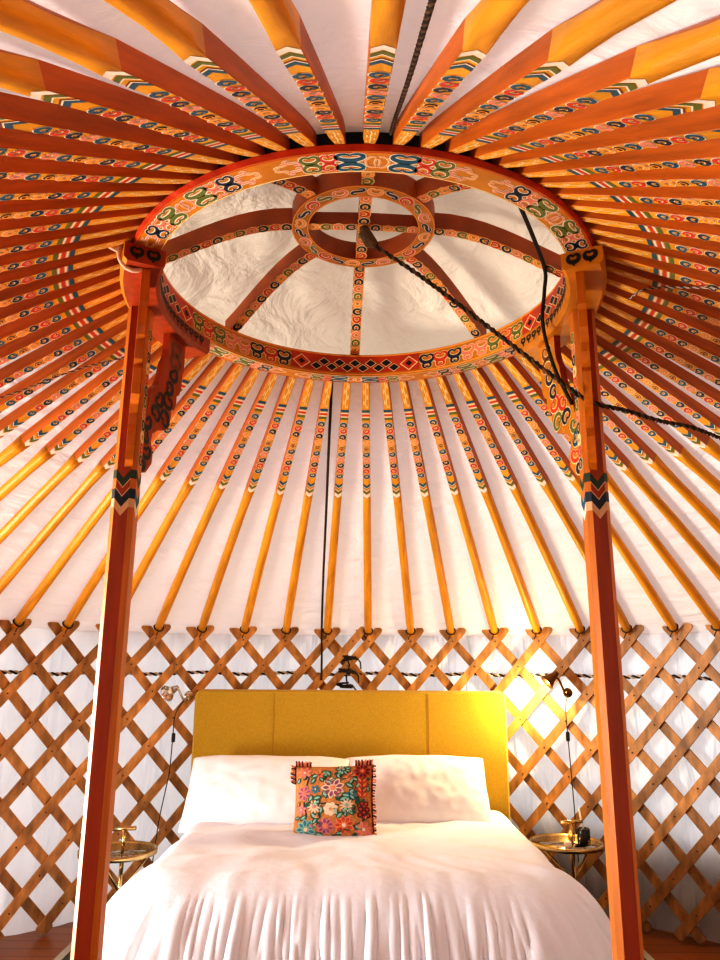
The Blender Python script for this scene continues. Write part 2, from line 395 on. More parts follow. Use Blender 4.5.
def beam(name, pts, w, dep, motifs, parent):
    """a bar given by the centre line of its underside, painted below"""
    mb = MB(); K = len(pts); side = (pts[-1]-pts[0]).cross(Vector((0, 0, 1))).normalized()
    up = [Vector((0, 0, 1))]*K
    rings = [[p-side*w/2, p+side*w/2, p+side*w/2+Vector((0, 0, dep)), p-side*w/2+Vector((0, 0, dep))] for p in pts]
    mb.loft(rings, [0, 13, 13, 13])
    acc = [0]
    for i in range(K-1): acc.append(acc[-1]+(pts[i+1]-pts[i]).length)
    def fn(s, t, l):
        i = 0
        while i < K-2 and s > acc[i+1]: i += 1
        u = (s-acc[i])/(acc[i+1]-acc[i]); p = pts[i].lerp(pts[i+1], u)
        return p+side*t-Vector((0, 0, .0006*l))
    L = acc[-1]; nn = int(L/.042)
    for i in range(nn):
        c = ('navy', 'red', 'navy', 'pink', 'green', 'light_orange')[(i+motifs) % 6]
        outlined(mb, place(C_, L*(i+.5)/nn, 0, w*.72, .030, PI/2*(1 if i % 2 else -1) if i % 3 else 0), fat(.0075), fn, RI_[c], RI_['cream'], 1, 1.7)
    for t0 in (-w*.44, w*.44): mb.ribbon([(L*i/10, t0) for i in range(11)], .0028, fn, 1, RI_['light_orange'])
    return mb.build(name, RMATS, parent)
for k in range(8):
    a = CROT+k*PI/4; pts = []
    for i in range(9):
        u = i/8; r = IR1-.004+(RO-.012-IR1)*u
        pts.append(lc(a, r, HT+.001+(IZ+.004-HT)*math.cos(u*PI/2)**1.15))
    beam('spoke', pts, .042, .066, k, crown)
beam('cross_bar', [lc(CROT, IR0+.004, IZ+.004), lc(CROT, 0, IZ+.010), lc(CROT+PI, IR0+.004, IZ+.004)], .042, .05, 1, crown)
beam('cross_bar', [lc(CROT+PI/2, IR0+.004, IZ+.008), lc(CROT+PI/2, 0, IZ+.013), lc(CROT-PI/2, IR0+.004, IZ+.008)], .038, .05, 3, crown)

# ------------------------------------------------------------------ roof poles
def pole_mesh():
    mb = MB(); L = 2.26
    secs = [(-.0, .026, .036, 0), (.03, .029, .040, 0), (.12, .038, .044, 0), (.28, .039, .045, 0), (.45, .039, .046, 0), (.65, .040, .046, 0), (.86, .041, .046, 0)]
    def sq(x, w, d): return [Vector((x, -w/2, -d/2)), Vector((x, w/2, -d/2)), Vector((x, w/2, d/2)), Vector((x, -w/2, d/2))]
    # square head with eight-sided outline so that it can run into the round shaft
    def oct8(x, w, d, rd):
        c = min(w, d)/2*rd; a, b = w/2, d/2; bz = bow(x)
        return [q+Vector((0, 0, bz)) for q in [Vector((x, -a+c, -b)), Vector((x, a-c, -b)), Vector((x, a, -b+c)), Vector((x, a, b-c)), Vector((x, a-c, b)), Vector((x, -a+c, b)), Vector((x, -a, b-c)), Vector((x, -a, -b+c))]]
    rings = [oct8(x, w, d, .06) for x, w, d, _ in secs]
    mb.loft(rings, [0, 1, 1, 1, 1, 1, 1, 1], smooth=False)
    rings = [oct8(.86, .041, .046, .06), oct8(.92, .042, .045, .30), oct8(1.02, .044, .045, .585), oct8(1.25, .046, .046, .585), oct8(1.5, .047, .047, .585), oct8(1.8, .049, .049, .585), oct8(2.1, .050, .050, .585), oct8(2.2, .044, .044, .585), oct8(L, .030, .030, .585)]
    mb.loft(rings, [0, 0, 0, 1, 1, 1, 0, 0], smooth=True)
    xs_ = [x for x, *_ in secs]
    def bz_(s):                                        # follow the straight facets of the head
        for a, b in zip(xs_[:-1], xs_[1:]):
            if s <= b or b == xs_[-1]: return bow(a)+(bow(b)-bow(a))*(s-a)/(b-a)
    def fn(s, t, l):
        for i in range(len(secs)-1):
            x0, w0, d0, _ = secs[i]; x1, w1, d1, _ = secs[i+1]
            if s <= x1 or i == len(secs)-2:
                d = d0+(d1-d0)*(s-x0)/(x1-x0); break
        if s > .86: d = .046
        return Vector((s, t, bz_(s)-d/2-.0007*l))
    h = .0195
    def chevron(s, w, c, l=1):
        mb.poly([(s, -h), (s+.020, 0), (s+.020+w, 0), (s+w, -h)], fn, l, PI_[c]); mb.poly([(s+.020, 0), (s, h), (s+w, h), (s+.020+w, 0)], fn, l, PI_[c])
    chevron(.826, .026, 'white'); chevron(.802, .019, 'green'); chevron(.797, .005, 'white'); chevron(.778, .005, 'brown'); chevron(.772, .005, 'white'); chevron(.752, .020, 'blue')
    seq = ['blue', 'red', 'navy', 'light_orange', 'brown', 'blue', 'pink', 'navy', 'red', 'blue']
    for i, c in enumerate(seq):
        s = .325+.0415*i
        if c == 'brown':
            mb.poly(circle_pts(s, 0, .017, 10), fn, 1, PI_['cream']); mb.poly(circle_pts(s, 0, .0145, 10), fn, 2, PI_['brown'])
            outlined(mb, place(C_, s, 0, .018, .016, PI/2), .004, fn, PI_['light_orange'], PI_['black'], 3, 1.5); continue
        outlined(mb, place(C_, s, .001*(-1)**i, .027, .023, (PI/2)*(1 if i % 2 else -1)*.75), fat(.0080), fn, PI_[c], PI_['white'], 1, 1.45)
        mb.poly(circle_pts(s+.018, .004*(-1)**i, .004, 8), fn, 1, PI_['pink' if i % 2 else 'light_orange'])
    for s, w, c in ((.222, .016, 'blue'), (.242, .007, 'white'), (.252, .011, 'red'), (.266, .006, 'white'), (.275, .015, 'dkgreen')):
        mb.poly([(s, -h), (s+w, -h), (s+w, h), (s, h)][::-1], fn, 1, PI_['green'] if c == 'dkgreen' else PI_[c])
    for i in range(5):
        s = .055+.034*i
        mb.ribbon(place(S_, s, 0, .036, .020, 0, 1 if i % 2 else -1), .0040, fn, 1, PI_['cream'])
    return mb
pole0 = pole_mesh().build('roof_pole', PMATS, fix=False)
pole_me = pole0.data
tm = MB()
tm.tube([(2.185+.004*math.sin(k), .030*math.cos(2*PI*k/12), .028*math.sin(2*PI*k/12)-.004) for k in range(12)], .0045, 5, closed=True)
tm.tube([(2.19, .0, -.030), (2.20, .010, -.042), (2.203, .016, -.060)], .003, 5)
tie0 = tm.build('tie_cord', M['rope_dark'], pole0)
POLE_LABEL = {}
ORD = 'first second third fourth fifth sixth seventh eighth ninth tenth eleventh twelfth thirteenth fourteenth fifteenth sixteenth seventeenth eighteenth nineteenth twentieth twenty-first twenty-second'.split()
for k in range(0, 7): POLE_LABEL[k] = 'painted ochre roof pole at the back, %s to the right of the black seam cord' % ORD[k]
for k in range(1, 5): POLE_LABEL[-k] = 'painted ochre roof pole at the back, %s to the left of the black seam cord' % ORD[k-1]
POLE_LABEL[-5] = 'painted ochre roof pole with its foot hidden behind the left red post'
POLE_LABEL[-6] = 'painted ochre roof pole meeting the lattice just left of the left red post'
POLE_LABEL[-7] = 'painted ochre roof pole meeting the lattice second to the left of the left post'
POLE_LABEL[7] = 'painted orange roof pole meeting the lattice just right of the right post'
POLE_LABEL[8] = 'painted orange roof pole meeting the lattice second to the right of the right post'
POLE_LABEL[9] = 'painted orange roof pole meeting the lattice third to the right of the right post'
for k in range(8, 30): POLE_LABEL[-k] = 'red-sided roof pole leaving the left edge of the view, %s counting up from the lowest' % ORD[k-8]
for k in range(10, 32): POLE_LABEL[k] = 'orange roof pole leaving the right edge of the view, %s counting up from the lowest' % ORD[k-10]
for n_, k in enumerate((-30, -31, 34, 33, 32)): POLE_LABEL[k] = 'broad ochre roof pole overhead leaving the top edge of the view, %s from the left' % ORD[n_]
def pole_matrix(a):
    sb, cb = math.sin(BETA), math.cos(BETA); sa, ca = math.sin(a), math.cos(a)
    X = Vector((cb*sa, cb*ca, -sb)); Z = Vector((sb*sa, sb*ca, cb)); Y = Z.cross(X)
    m = Matrix((X, Y, Z)).transposed().to_4x4(); m.translation = cyl(a, PR0-.018, PZ0+.0105); return m
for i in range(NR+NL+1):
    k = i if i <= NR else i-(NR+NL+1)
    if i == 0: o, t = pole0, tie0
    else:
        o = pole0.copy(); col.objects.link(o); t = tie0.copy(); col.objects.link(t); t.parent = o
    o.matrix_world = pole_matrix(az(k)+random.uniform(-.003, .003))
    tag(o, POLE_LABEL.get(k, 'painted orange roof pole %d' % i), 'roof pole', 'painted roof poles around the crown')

# ------------------------------------------------------------------ lattice wall, two sections of crossed slats
DZ = .163
def slat(ak, sgn, r, parent):
    mb = MB(); top = .075; th = .015; w = .054
    pts = []; n = 26; z1 = HW+top; z0 = .03
    for i in range(n+1):
        z = z1+(z0-z1)*i/n; pts.append((ak+sgn*(z-HW)/DZ*DA/2, z))
    rings = []
    L = math.hypot(DA/2*RW, DZ); tx, tz = sgn*DA/2*RW/L, DZ/L           # direction along the slat (tangent, up)
    def sec(a, z, ww, ext=0):
        a2 = a+tx*ext/RW; z2 = z+tz*ext; out = []
        for s_, d in ((-1, 0), (1, 0), (1, 1), (-1, 1)):
            aa = a2+s_*ww/2*(-tz)/RW*1.0; zz = z2+s_*ww/2*tx
            out.append(cyl(aa, r+d*th, zz)-base)
        return out
    base = cyl(ak, r, HW)
    rings.append(sec(*pts[0], w*.45, .020)); rings.append(sec(*pts[0], w*.82, .012))
    for a, z in pts: rings.append(sec(a, z, w))
    rings.append(sec(*pts[-1], w*.7, -.012))
    mb.loft(rings, 0)
    if sgn > 0:                                                    # hide knots where the slats cross
        for j in range(0, 10):
            z = HW-DZ*j
            if z < .05: break
            a = ak-(DA/2)*j; c = cyl(a, r-.001, z)-base; nrm = Vector((-math.sin(a), -math.cos(a), 0))
            mb.lathe([(.0001, .004), (.004, .003), (.0055, 0)], 6, 1, c, Vector((0, 0, 1)).rotation_difference(nrm).to_matrix())
    o = mb.build('slat', [M['slat'], M['rivet']], parent); o.location = base-parent.location
    return o
def lattice(ks, label):
    am = A0+DA*(ks[0]+ks[-1])/2
    root = empty('lattice_wall', cyl(am, RW, 0)); tag(root, label, 'lattice wall', 'folding lattice wall sections')
    for k in ks:
        ak = az(k)
        slat(ak, -1, RW+.012, root); slat(ak, 1, RW-.008, root)
lattice(list(range(-13, 1)), 'crossed brown wooden lattice wall section left of the dark seam cord, behind the left post')
seam = []
lattice(list(range(1, 15)), 'crossed brown wooden lattice wall section right of the dark seam cord, behind the right post')

sec2 = bpy.data.objects['lattice_wall.001']
slat(A0+DA*.62, 1, RW-.022, sec2); slat(A0+DA*.10, -1, RW+.026, sec2)
mb = MB()
for j, z in enumerate((1.50, 1.42, 1.33)):
    a = A0+DA*(.52-.05*j); pts = []
    for i in range(40):
        u = i/39*2*PI*3; pts.append(cyl(a+.016*math.cos(u)+.006*math.sin(u*.37), RW-.004+.030*math.sin(u), z+.012*math.sin(u*.5+j)+.018*(i/39-.5)))
    mb.tube(pts, .006, 5)
    e = pts[-1]
    mb.tube([e, e+Vector((.025, -.012, -.03)), e+Vector((.03, -.012, -.075))], .005, 5)
a = A0+DA*.5
mb.tube([cyl(a-.006, RW-.03, 1.52), cyl(a+.004, RW-.035, 1.46), cyl(a-.004, RW-.035, 1.38), cyl(a, RW-.03, 1.31)], .006, 5)
tag(mb.build('lashing_cord', M['rope_dark']), 'dark cord lashing the two lattice sections together above the middle of the headboard', 'cord')

# ------------------------------------------------------------------ posts with carved heads
TM = ['post_red', 'post_orange', 'amber', 'dark_green', 'navy', 'tan', 'white', 'ring_orange', 'ring_red', 'black', 'blue', 'red', 'green', 'pink', 'cream', 'brown', 'light_orange']
TI = {n: i for i, n in enumerate(TM)}; TMATS = [M[n] for n in TM]
def post(x, y, sg, label):
    """sg = +1 for the post on the right, -1 for the one on the left"""
    phi = math.atan2(x-CX, y-CY)
    root = empty('crown_post', (x, y, 0)); tag(root, label, 'post', 'red posts carrying the crown')
    b = .039; c = .016; top = 2.692
    def P(X, Y, Z): return Vector((X, Y, Z))
    mb = MB()
    oct_ = [(-b+c, -b), (b-c, -b), (b, -b+c), (b, b-c), (b-c, b), (-b+c, b), (-b, b-c), (-b, -b+c)]
    inn = TI['amber']
    # faces run counter-clockwise from the front: front, front-right edge, right, ...
    mi = [TI['post_red'], TI['post_orange'], TI['post_orange'], TI['post_orange'], TI['post_red'], TI['post_orange'], TI['post_orange'], TI['post_orange']]
    mb.loft([[P(px, py, z) for px, py in oct_] for z in (0.0145, 1.0, 2.0, top)], mi)
    # painted chevrons round the shaft
    def front(s, t, l): return P(s, -b-.0007*l, t)
    def side(s, t, l): return P(-sg*(b+.0007*l), s, t)
    for fn in (front, side):
        hw = b-c+.001
        def chev(z, h, cc, l=1):
            mb.poly([(-hw, z+.030), (0, z), (0, z+h), (-hw, z+h+.030)], fn, l, TI[cc]); mb.poly([(0, z), (hw, z+.030), (hw, z+h+.030), (0, z+h)], fn, l, TI[cc])
        chev(1.930, .030, 'tan' if fn == front else 'white'); chev(1.960, .034, 'navy' if fn == front else 'blue'); chev(1.994, .005, 'tan'); chev(2.024, .005, 'tan'); chev(2.029, .030, 'dark_green')
    # chamfers beside the chevrons carry plain bands of the same colours
    for ch in (0, 1):
        xa = (-1 if ch == 0 else 1)
        def cham(s, t, l):
            o = .0008*l; return P(xa*(b-c/2+s*.7+o*.7), -(b-c/2-s*.7+o*.7), t)
        for z0, h, cc in ((1.960, .030, 'tan'), (1.990, .034, 'navy'), (2.059, .030, 'dark_green')):
            q = .0108; mb.poly([(-q, z0), (q, z0), (q, z0+h), (-q, z0+h)], cham, 1, TI[cc])
    # painted strip on the inner side above the chevrons
    for i in range(12):
        z = 2.13+.042*i; cc = ('blue', 'red', 'cream', 'navy', 'pink', 'green')[i % 6]
        outlined(mb, place(C_, 0, z, .030, .028, PI/2*(1 if i % 2 else -1)), fat(.008), side, TI[cc], TI['cream'], 1, 1.6)
    shaft = mb.build('shaft', TMATS, root)
    # arc beam under the ring
    mb = MB(); r0, r1, z0, z1 = .715, .845, 2.688, HR-.0008
    a0, a1 = (phi-sg*R_(31), phi+sg*R_(25))        # far end, near end
    loc = root.location.copy()
    K = 24; rings = []
    for i in range(K+1):
        a = a0+(a1-a0)*i/K
        rings.append([cyl(a, r0+.012, z0)-loc, cyl(a, r1-.012, z0)-loc, cyl(a, r1, z0+.012)-loc, cyl(a, r1, z1)-loc, cyl(a, r0, z1)-loc, cyl(a, r0, z0+.012)-loc])
    q_ = TI['ring_orange'] if sg > 0 else TI['post_red']; mb.loft(rings, [q_, TI['ring_orange'], TI['ring_orange'], TI['ring_red'], q_, q_])  # left beam's inner face and underside coloured as if in shade
    def inn_(s, t, l): return cyl(phi-sg*s/r0, r0-.0008*l, (z0+.012+z1)/2+t)-loc
    for i in range(17):
        s = -.26+.037*i
        outlined(mb, place(C_, s, .008, .022, .018, 0), fat(.006), inn_, TI['black'], TI['brown'], 1, 1.3)
        mb.ribbon([(s, .0), (s, -.017)], .006, inn_, 2, TI['black'])
    an = a1
    def endf(s, t, l):
        tang = Vector((math.cos(an), -math.sin(an), 0))*(sg); return cyl(an, (r0+r1)/2+s, (z0+z1)/2+t)-loc+tang*.0009*l
    for d in (-1, 1):
        outlined(mb, place(C_, d*.026, .004, .034, .026, 0, 1), fat(.009), endf, TI['black'], TI['brown'], 1, 1.3)
        mb.ribbon([(d*.026, .0), (d*.026, -.022)], .006, endf, 2, TI['black'])
    mb.build('arc_beam', TMATS, root, fix=True)
    # carved bracket wings, one on either side along the ring
    out = [(.03, 2.095), (.09, 2.11), (.125, 2.15), (.128, 2.19), (.110, 2.225), (.115, 2.26), (.15, 2.285), (.205, 2.300), (.232, 2.34), (.238, 2.375), (.230, 2.39), (.258, 2.40), (.27, 2.43), (.27, 2.46), (.288, 2.47), (.302, 2.50),
           (.302, 2.56), (.312, 2.575), (.312, 2.687), (.185, 2.687), (.185, 2.62), (.175, 2.58), (.158, 2.55), (.15, 2.50), (.13, 2.455), (.10, 2.43), (.082, 2.39), (.07, 2.34), (.03, 2.31)]
    face_ = 'ring_orange' if sg > 0 else 'post_red'  # left bracket coloured as if in shade, right one in its plain paint
    for far in (1, -1):
        af = phi-sg*far*R_(26.5)
        tip = cyl(af, .775, 0)-Vector((x, y, 0)); tip.z = 0; dirv = tip.normalized(); nrm = Vector((-dirv.y, dirv.x, 0)); 
        if nrm.dot(Vector((CX-x, CY-y, 0))) < 0: nrm = -nrm
        mb = MB(); th = .026
        A = [dirv*a+nrm*th/2+Vector((0, 0, z)) for a, z in out]; B = [dirv*a-nrm*th/2+Vector((0, 0, z)) for a, z in out]
        ia = [mb.vert(p) for p in A]; ib = [mb.vert(p) for p in B]; N_ = len(out)
        mb.face(ia, TI[face_]); mb.face(ib[::-1], TI[face_])
        for i in range(N_): mb.face((ia[i], ib[i], ib[(i+1) % N_], ia[(i+1) % N_]), TI['post_orange' if far < 0 else 'post_red'])
        def wf(s, t, l): return dirv*s+nrm*(th/2+.0009*l)+Vector((0, 0, t))
        for (s, t, w, h, rot, cc) in ((.248, 2.64, .06, .045, 0, 'brown'), (.248, 2.59, .07, .05, PI, 'brown'), (.238, 2.53, .05, .04, .5, 'navy'), (.215, 2.47, .045, .04, PI/2, 'navy'), (.205, 2.415, .06, .045, -.6, 'red'),
                                       (.195, 2.345, .06, .045, 2.2, 'green'), (.150, 2.40, .05, .04, .9, 'red'), (.130, 2.345, .055, .04, 2.6, 'navy'), (.080, 2.29, .045, .035, .6, 'green'), (.072, 2.24, .045, .03, -1.2, 'blue'), (.085, 2.18, .05, .035, .3, 'red'), (.065, 2.13, .03, .025, 1.2, 'navy')):
            if sg < 0: cc = {'red': 'black', 'green': 'navy', 'blue': 'dark_green'}.get(cc, cc)  # left motifs recoloured darker to match the shade put on that bracket
            outlined(mb, place(C_, s, t, w, h, rot), fat(.011), wf, TI[cc], TI['cream' if sg > 0 else 'brown'], 1, 1.5)
        mb.build('bracket', TMATS, root, fix=False)
    # cloth tied round the near end of the beam
    if sg < 0:
        mb = MB(); a = a1-sg*R_(3); pts = []
        for i in range(16):
            u = 2*PI*i/16; pts.append(cyl(a, (r0+r1)/2+.030+.045*math.cos(u), (HR-.02)+.052*math.sin(u))-loc)
        mb.tube(pts, .008, 6, closed=True)
        e = cyl(a, r1+.012, HR-.01)-loc
        for dx, dz in ((-.035, .075), (-.05, .02), (-.012, .085)):
            mb.tube([e, e+Vector((dx*.6, -.01, dz*.4)), e+Vector((dx, -.015, dz))], [.011, .008, .003], 5)
        mb.build('cloth_tie', M['tie'], root)
    # plinth
    mb = MB(); mb.loft([[Vector((sx*w, sy*w, z)) for sx, sy in ((-1, -1), (1, -1), (1, 1), (-1, 1))] for w, z in ((.075, .0145), (.075, .05), (.060, .065))], TI['post_red'])
    mb.build('plinth', TMATS, root)
    return root
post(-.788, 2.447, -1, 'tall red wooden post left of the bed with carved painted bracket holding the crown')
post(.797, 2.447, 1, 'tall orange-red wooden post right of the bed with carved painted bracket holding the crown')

# ------------------------------------------------------------------ ropes and cords
def catmull(pts, n=10):
    P = [Vector(p) for p in pts]; P = [P[0]*2-P[1]]+P+[P[-1]*2-P[-2]]; out = []
    for i in range(1, len(P)-2):
        for k in range(n):
            t = k/n; a, b, c, d = P[i-1:i+3]
            out.append(.5*((2*b)+(c-a)*t+(2*a-5*b+4*c-d)*t*t+(3*b-a-3*c+d)*t**3))
    out.append(P[-2]); return out
def twisted(name, pts, r, m1, m2, pitch, label, cat, n=4):
    """two strands laid round each other along a path"""
    mb = MB(); acc = 0; fr = []; prev = None
    for i, p in enumerate(pts):
        t = (pts[min(i+1, len(pts)-1)]-pts[max(i-1, 0)]).normalized()
        a = prev or (Vector((0, 0, 1)) if abs(t.z) < .9 else Vector((1, 0, 0)))
        x = (a-t*a.dot(t)).normalized(); prev = x; fr.append((p, x, t.cross(x), acc))
        if i < len(pts)-1: acc += (pts[i+1]-p).length
    for q in (0, 1):
        mb.tube([p+(x*math.cos(s/pitch*2*PI+q*PI)+y*math.sin(s/pitch*2*PI+q*PI))*r*.55 for p, x, y, s in fr], r*.62, 5, q)
    return tag(mb.build(name, [m1, m2]), label, cat)
def resample(pts, step):
    out = [pts[0]]; 
    for a, b in zip(pts[:-1], pts[1:]):
        k = max(1, int((b-a).length/step))
        for i in range(1, k+1): out.append(a.lerp(b, i/k))
    return out
pts = [cyl(R_(a), 2.757, 1.402+.006*math.sin(a*.5)) for a in [x*.15 for x in range(-466, 467)]]
twisted('girth_rope', pts, .0105, M['rope_dark'], M['rope_light'], .060, 'black and white twisted rope running level behind the wall lattice', 'rope')
# black seam cord down the lining at the back
pts = [cyl(R_(a), r, roof_z(r)+bow((r-.8)/.86)+.004) for a, r in ((-9.6, .85), (-9.0, .95), (-7.6, 1.3), (-6.65, 1.70), (-6.0, 2.2), (-5.5, 2.68))]+[cyl(R_(-5.4), 2.695, 1.5), cyl(R_(-5.4), 2.70, 1.36)]
mb = MB(); mb.tube(resample(catmull(pts, 8), .04), .007, 7); tag(mb.build('seam_cord', M['rope_dark']), 'thin black cord running down the pale lining to the middle of the headboard', 'cord')
# brown hair rope overhead on the near side
pts = [cyl(R_(a), r, roof_z(r)+bow((r-.8)/.86)+.004) for a, r in ((175.5, .84), (176.0, 1.0), (176.5, 1.3), (177.0, 1.6), (177.5, 2.0), (177.8, 2.5))]
twisted('overhead_rope', resample(catmull(pts, 6), .006), .0050, M['rope_brown'], M['rope_dark'], .03, 'rough brown rope lying between the roof poles above the near edge of the crown', 'rope')
# rope from the crown's centre over to the right
pts = catmull([(.016, 2.470, 3.025), (.030, 2.462, 2.985), (.22, 2.44, 2.83), (.45, 2.41, 2.62), (.66, 2.375, 2.42), (.775, 2.362, 2.325), (.93, 2.44, 2.318), (1.10, 2.58, 2.33), (1.30, 2.74, 2.355), (1.62, 2.95, 2.33)], 14)
twisted('crown_rope', resample(pts, .01), .0085, M['rope_brown'], M['rope_dark'], .05, 'dark twisted rope hanging from the middle of the crown across the right post', 'rope')
mb = MB(); mb.tube([Vector((.010, 2.475, 3.055)), Vector((.018, 2.468, 3.02)), Vector((.034, 2.462, 2.985)), Vector((.06, 2.46, 2.965))], [.016, .024, .026, .012], 8)
k_ = mb.build('knot', M['rope_brown'], bpy.data.objects['crown_rope'])
# black strap on the right side of the crown
pts = catmull([(.50, 2.13, 2.965), (.60, 2.32, 2.935), (.690, 2.505, 2.90), (.690, 2.53, 2.82), (.685, 2.56, 2.70), (.715, 2.545, 2.52), (.752, 2.485, 2.36)], 8)
mb = MB(); mb.tube(resample(pts, .03), .0075, 6); tag(mb.build('hanging_cord', M['rope_dark']), 'black cord dangling from the right side of the crown behind the right post bracket', 'cord')
pts = catmull([cyl(R_(-90.0), 1.60, roof_z(1.6)-.034), cyl(R_(-83.1), 1.378, roof_z(1.378)-.036), cyl(R_(-78.5), 1.144, roof_z(1.144)-.036), cyl(R_(-71.9), .987, roof_z(.987)-.034)], 8)
twisted('pale_string', resample(pts, .01), .004, M['rope_light'], M['rope_brown'], .03, 'thin pale string stretched under the roof poles left of the left post', 'string')
pts = catmull([cyl(R_(98), .93, roof_z(.93)-.030), cyl(R_(105.3), .979, roof_z(.979)-.030), cyl(R_(113), 1.163, roof_z(1.163)-.026), cyl(R_(117), 1.32, roof_z(1.32)-.022)], 8)
twisted('pale_string', resample(pts, .01), .004, M['rope_light'], M['rope_brown'], .03, 'thin pale string stretched level under the roof poles right of the right post', 'string')

# ------------------------------------------------------------------ rug
mb = MB(); mb.box((0, 3.30, .006), (3.04, 2.70, .012), 0)
rug = mb.build('rug', M['rug']); tag(rug, 'dark green rug with a pale edge on the floor under the bed', 'rug')
mb = MB()
for cx_, cy_, w, h in ((-1.5, 3.3, .04, 2.70), (1.5, 3.3, .04, 2.70), (0, 4.63, 3.04, .04), (0, 1.97, 3.04, .04)): mb.box((cx_, cy_, .0075), (w, h, .013), 0)
e = mb.build('binding', M['rug_edge'], rug); e['label'] = 'pale bound rug edge'

# ------------------------------------------------------------------ bed: base with headboard, duvet, pillows, cushion
BX = -.045
bed = empty('bed', (BX, 3.9, 0)); tag(bed, 'wide double bed with a mustard upholstered headboard against the back wall', 'bed')
mb = MB()
def hb(x, z, y): return Vector((x, y, z))
def rrect(x0, x1, z0, z1, r, y):
    p = []
    for cx_, cz_, s in ((x1-r, z1-r, 0), (x0+r, z1-r, 90)):
        for k in range(7): a = R_(s+90*k/6); p.append(hb(cx_+r*math.cos(a), cz_+r*math.sin(a), y))
    p += [hb(x0, z0, y), hb(x1, z0, y)]; return p
x0, x1 = -1.028-BX, .936-BX
mb.loft([rrect(x0+.012, x1-.012, .1, 1.292, .04, 4.875-3.9), rrect(x0, x1, .1, 1.304, .045, 4.890-3.9), rrect(x0, x1, .1, 1.304, .045, 4.962-3.9), rrect(x0+.01, x1-.01, .1, 1.296, .04, 4.972-3.9)], 0, smooth=False)
for xs in (-.526-BX, .443-BX): mb.box((xs, 4.8745-3.9, .70), (.005, .004, 1.17), 1)
h_ = mb.build('headboard', [M['mustard'], M['seam']], bed); h_['label'] = 'mustard fabric headboard with two vertical seams'
for s_ in (-.7, .7):
    mb = MB(); mb.box((s_, 4.93-3.9, .057), (.07, .06, .086), 0); mb.build('headboard_leg', M['bronze'], bed)
mb = MB(); mb.box((0, .085, .20), (1.60, 1.77, .22), 0); bevel(mb.build('bed_base', M['bronze'], bed), .02)
for sx in (-.70, .70):
    for sy in (-.70, .82):
        mb = MB(); mb.lathe([(.03, .0125), (.035, .09), (.035, .10)], 12, 0, (sx, sy, 0)); mb.build('leg', M['bronze'], bed)
mb = MB(); mb.box((0, .085, .385), (1.58, 1.77, .15), 0); bevel(mb.build('mattress', M['linen'], bed), .06, 4)

# duvet, one sheet: a top filled in from the outline and a skirt pleated round it
mb = MB()
HX, YF, YH = .815, 3.40, 4.80         # where the top begins to roll over
RX, RYF = .165, .54
DX = -.012                  # how far it rolls out sideways and at the foot
def outline(u):
    """u 0..1 from head left, round the foot, to head right -> point, outward normal"""
    rc = .17; Ls = YH-(YF+rc); Lc = rc*PI/2; Lf = 2*(HX-rc); T = 2*Ls+2*Lc+Lf; s = u*T
    if s < Ls: return Vector((-HX, YH-s, 0)), Vector((-1, 0, 0))
    s -= Ls
    if s < Lc:
        a = s/rc; return Vector((-HX+rc-rc*math.cos(a), YF+rc-rc*math.sin(a), 0)), Vector((-math.cos(a), -math.sin(a), 0))
    s -= Lc
    if s < Lf: return Vector((-HX+rc+s, YF, 0)), Vector((0, -1, 0))
    s -= Lf
    if s < Lc:
        a = s/rc; return Vector((HX-rc+rc*math.sin(a), YF+rc-rc*math.cos(a), 0)), Vector((math.sin(a), -math.cos(a), 0))
    s -= Lc
    return Vector((HX, YF+rc+s, 0)), Vector((1, 0, 0))
TOPZ = .602
def puff(x, y):
    v = .018*mnoise.noise(Vector((x*2.6, y*3.2, 4)))+.010*mnoise.noise(Vector((x*6, y*6, 9)))
    v += -.016*math.exp(-(((x+.30)/.16)**2+((y-3.98)/.10)**2))-.014*math.exp(-(((x-.02)/.14)**2+((y-4.02)/.09)**2))-.014*math.exp(-(((x+.62)/.13)**2+((y-3.80)/.10)**2))
    v += .009*mnoise.noise(Vector((x*11+y*4, y*9, 2)))-.008*abs(mnoise.noise(Vector((x*5-y*3, y*6+x*2, 12))))
    return v
nu = 640; nin = 16; nsk = 34
def duv(u, v):
    p, nrm = outline(u); jt = v*(nin+nsk)
    if jt <= nin:
        q = jt/nin; sp = Vector((0, min(max(p.y, YF+.62), YH), 0)); r = sp.lerp(p, q)
        return Vector((DX+r.x, r.y, TOPZ+puff(r.x, r.y)))
    q = (jt-nin)/nsk                                   # 0 at the roll, 1 at the hem
    fy = max(0, -nrm.y); ext = RX*(1-fy)+RYF*fy+.06*math.sin(PI*min(1, 2*fy*(1-fy)*2))*0
    a = q*PI/2*.985; out = ext*math.sin(a)**(.74+.26*fy); dz = .54*(1-math.cos(a))
    s = u*5.4
    wgt = min(1, max(0, q-.20)*2.6)
    k1 = mnoise.noise(Vector((s*2.3, 1.5, 8)))                       # where the pleats bunch together
    ph = s*22+3.4*k1+.35*mnoise.noise(Vector((s*6, q*2.2, 3)))
    rid = 1-abs(2*(ph-math.floor(ph))-1)                             # one sharp ridge a pleat
    rid2 = mnoise.noise(Vector((s*30+q*2, q*1.6+3, 5)))
    am = max(.08, .48+.95*mnoise.noise(Vector((math.floor(ph)*3.7, .5, 2))))
    pl = (rid**1.5-.4)*.036*am+rid2*.016
    edge = min(1, min(u, 1-u)*14)
    out += pl*wgt*(.45+.55*fy)*edge
    dz -= .75*pl*wgt*fy*math.cos(a)
    r = p+nrm*out
    return Vector((DX+r.x, r.y, TOPZ-dz+puff(p.x, p.y)*(1-q)))
mb.grid(duv, nu, nin+nsk, 0, True)
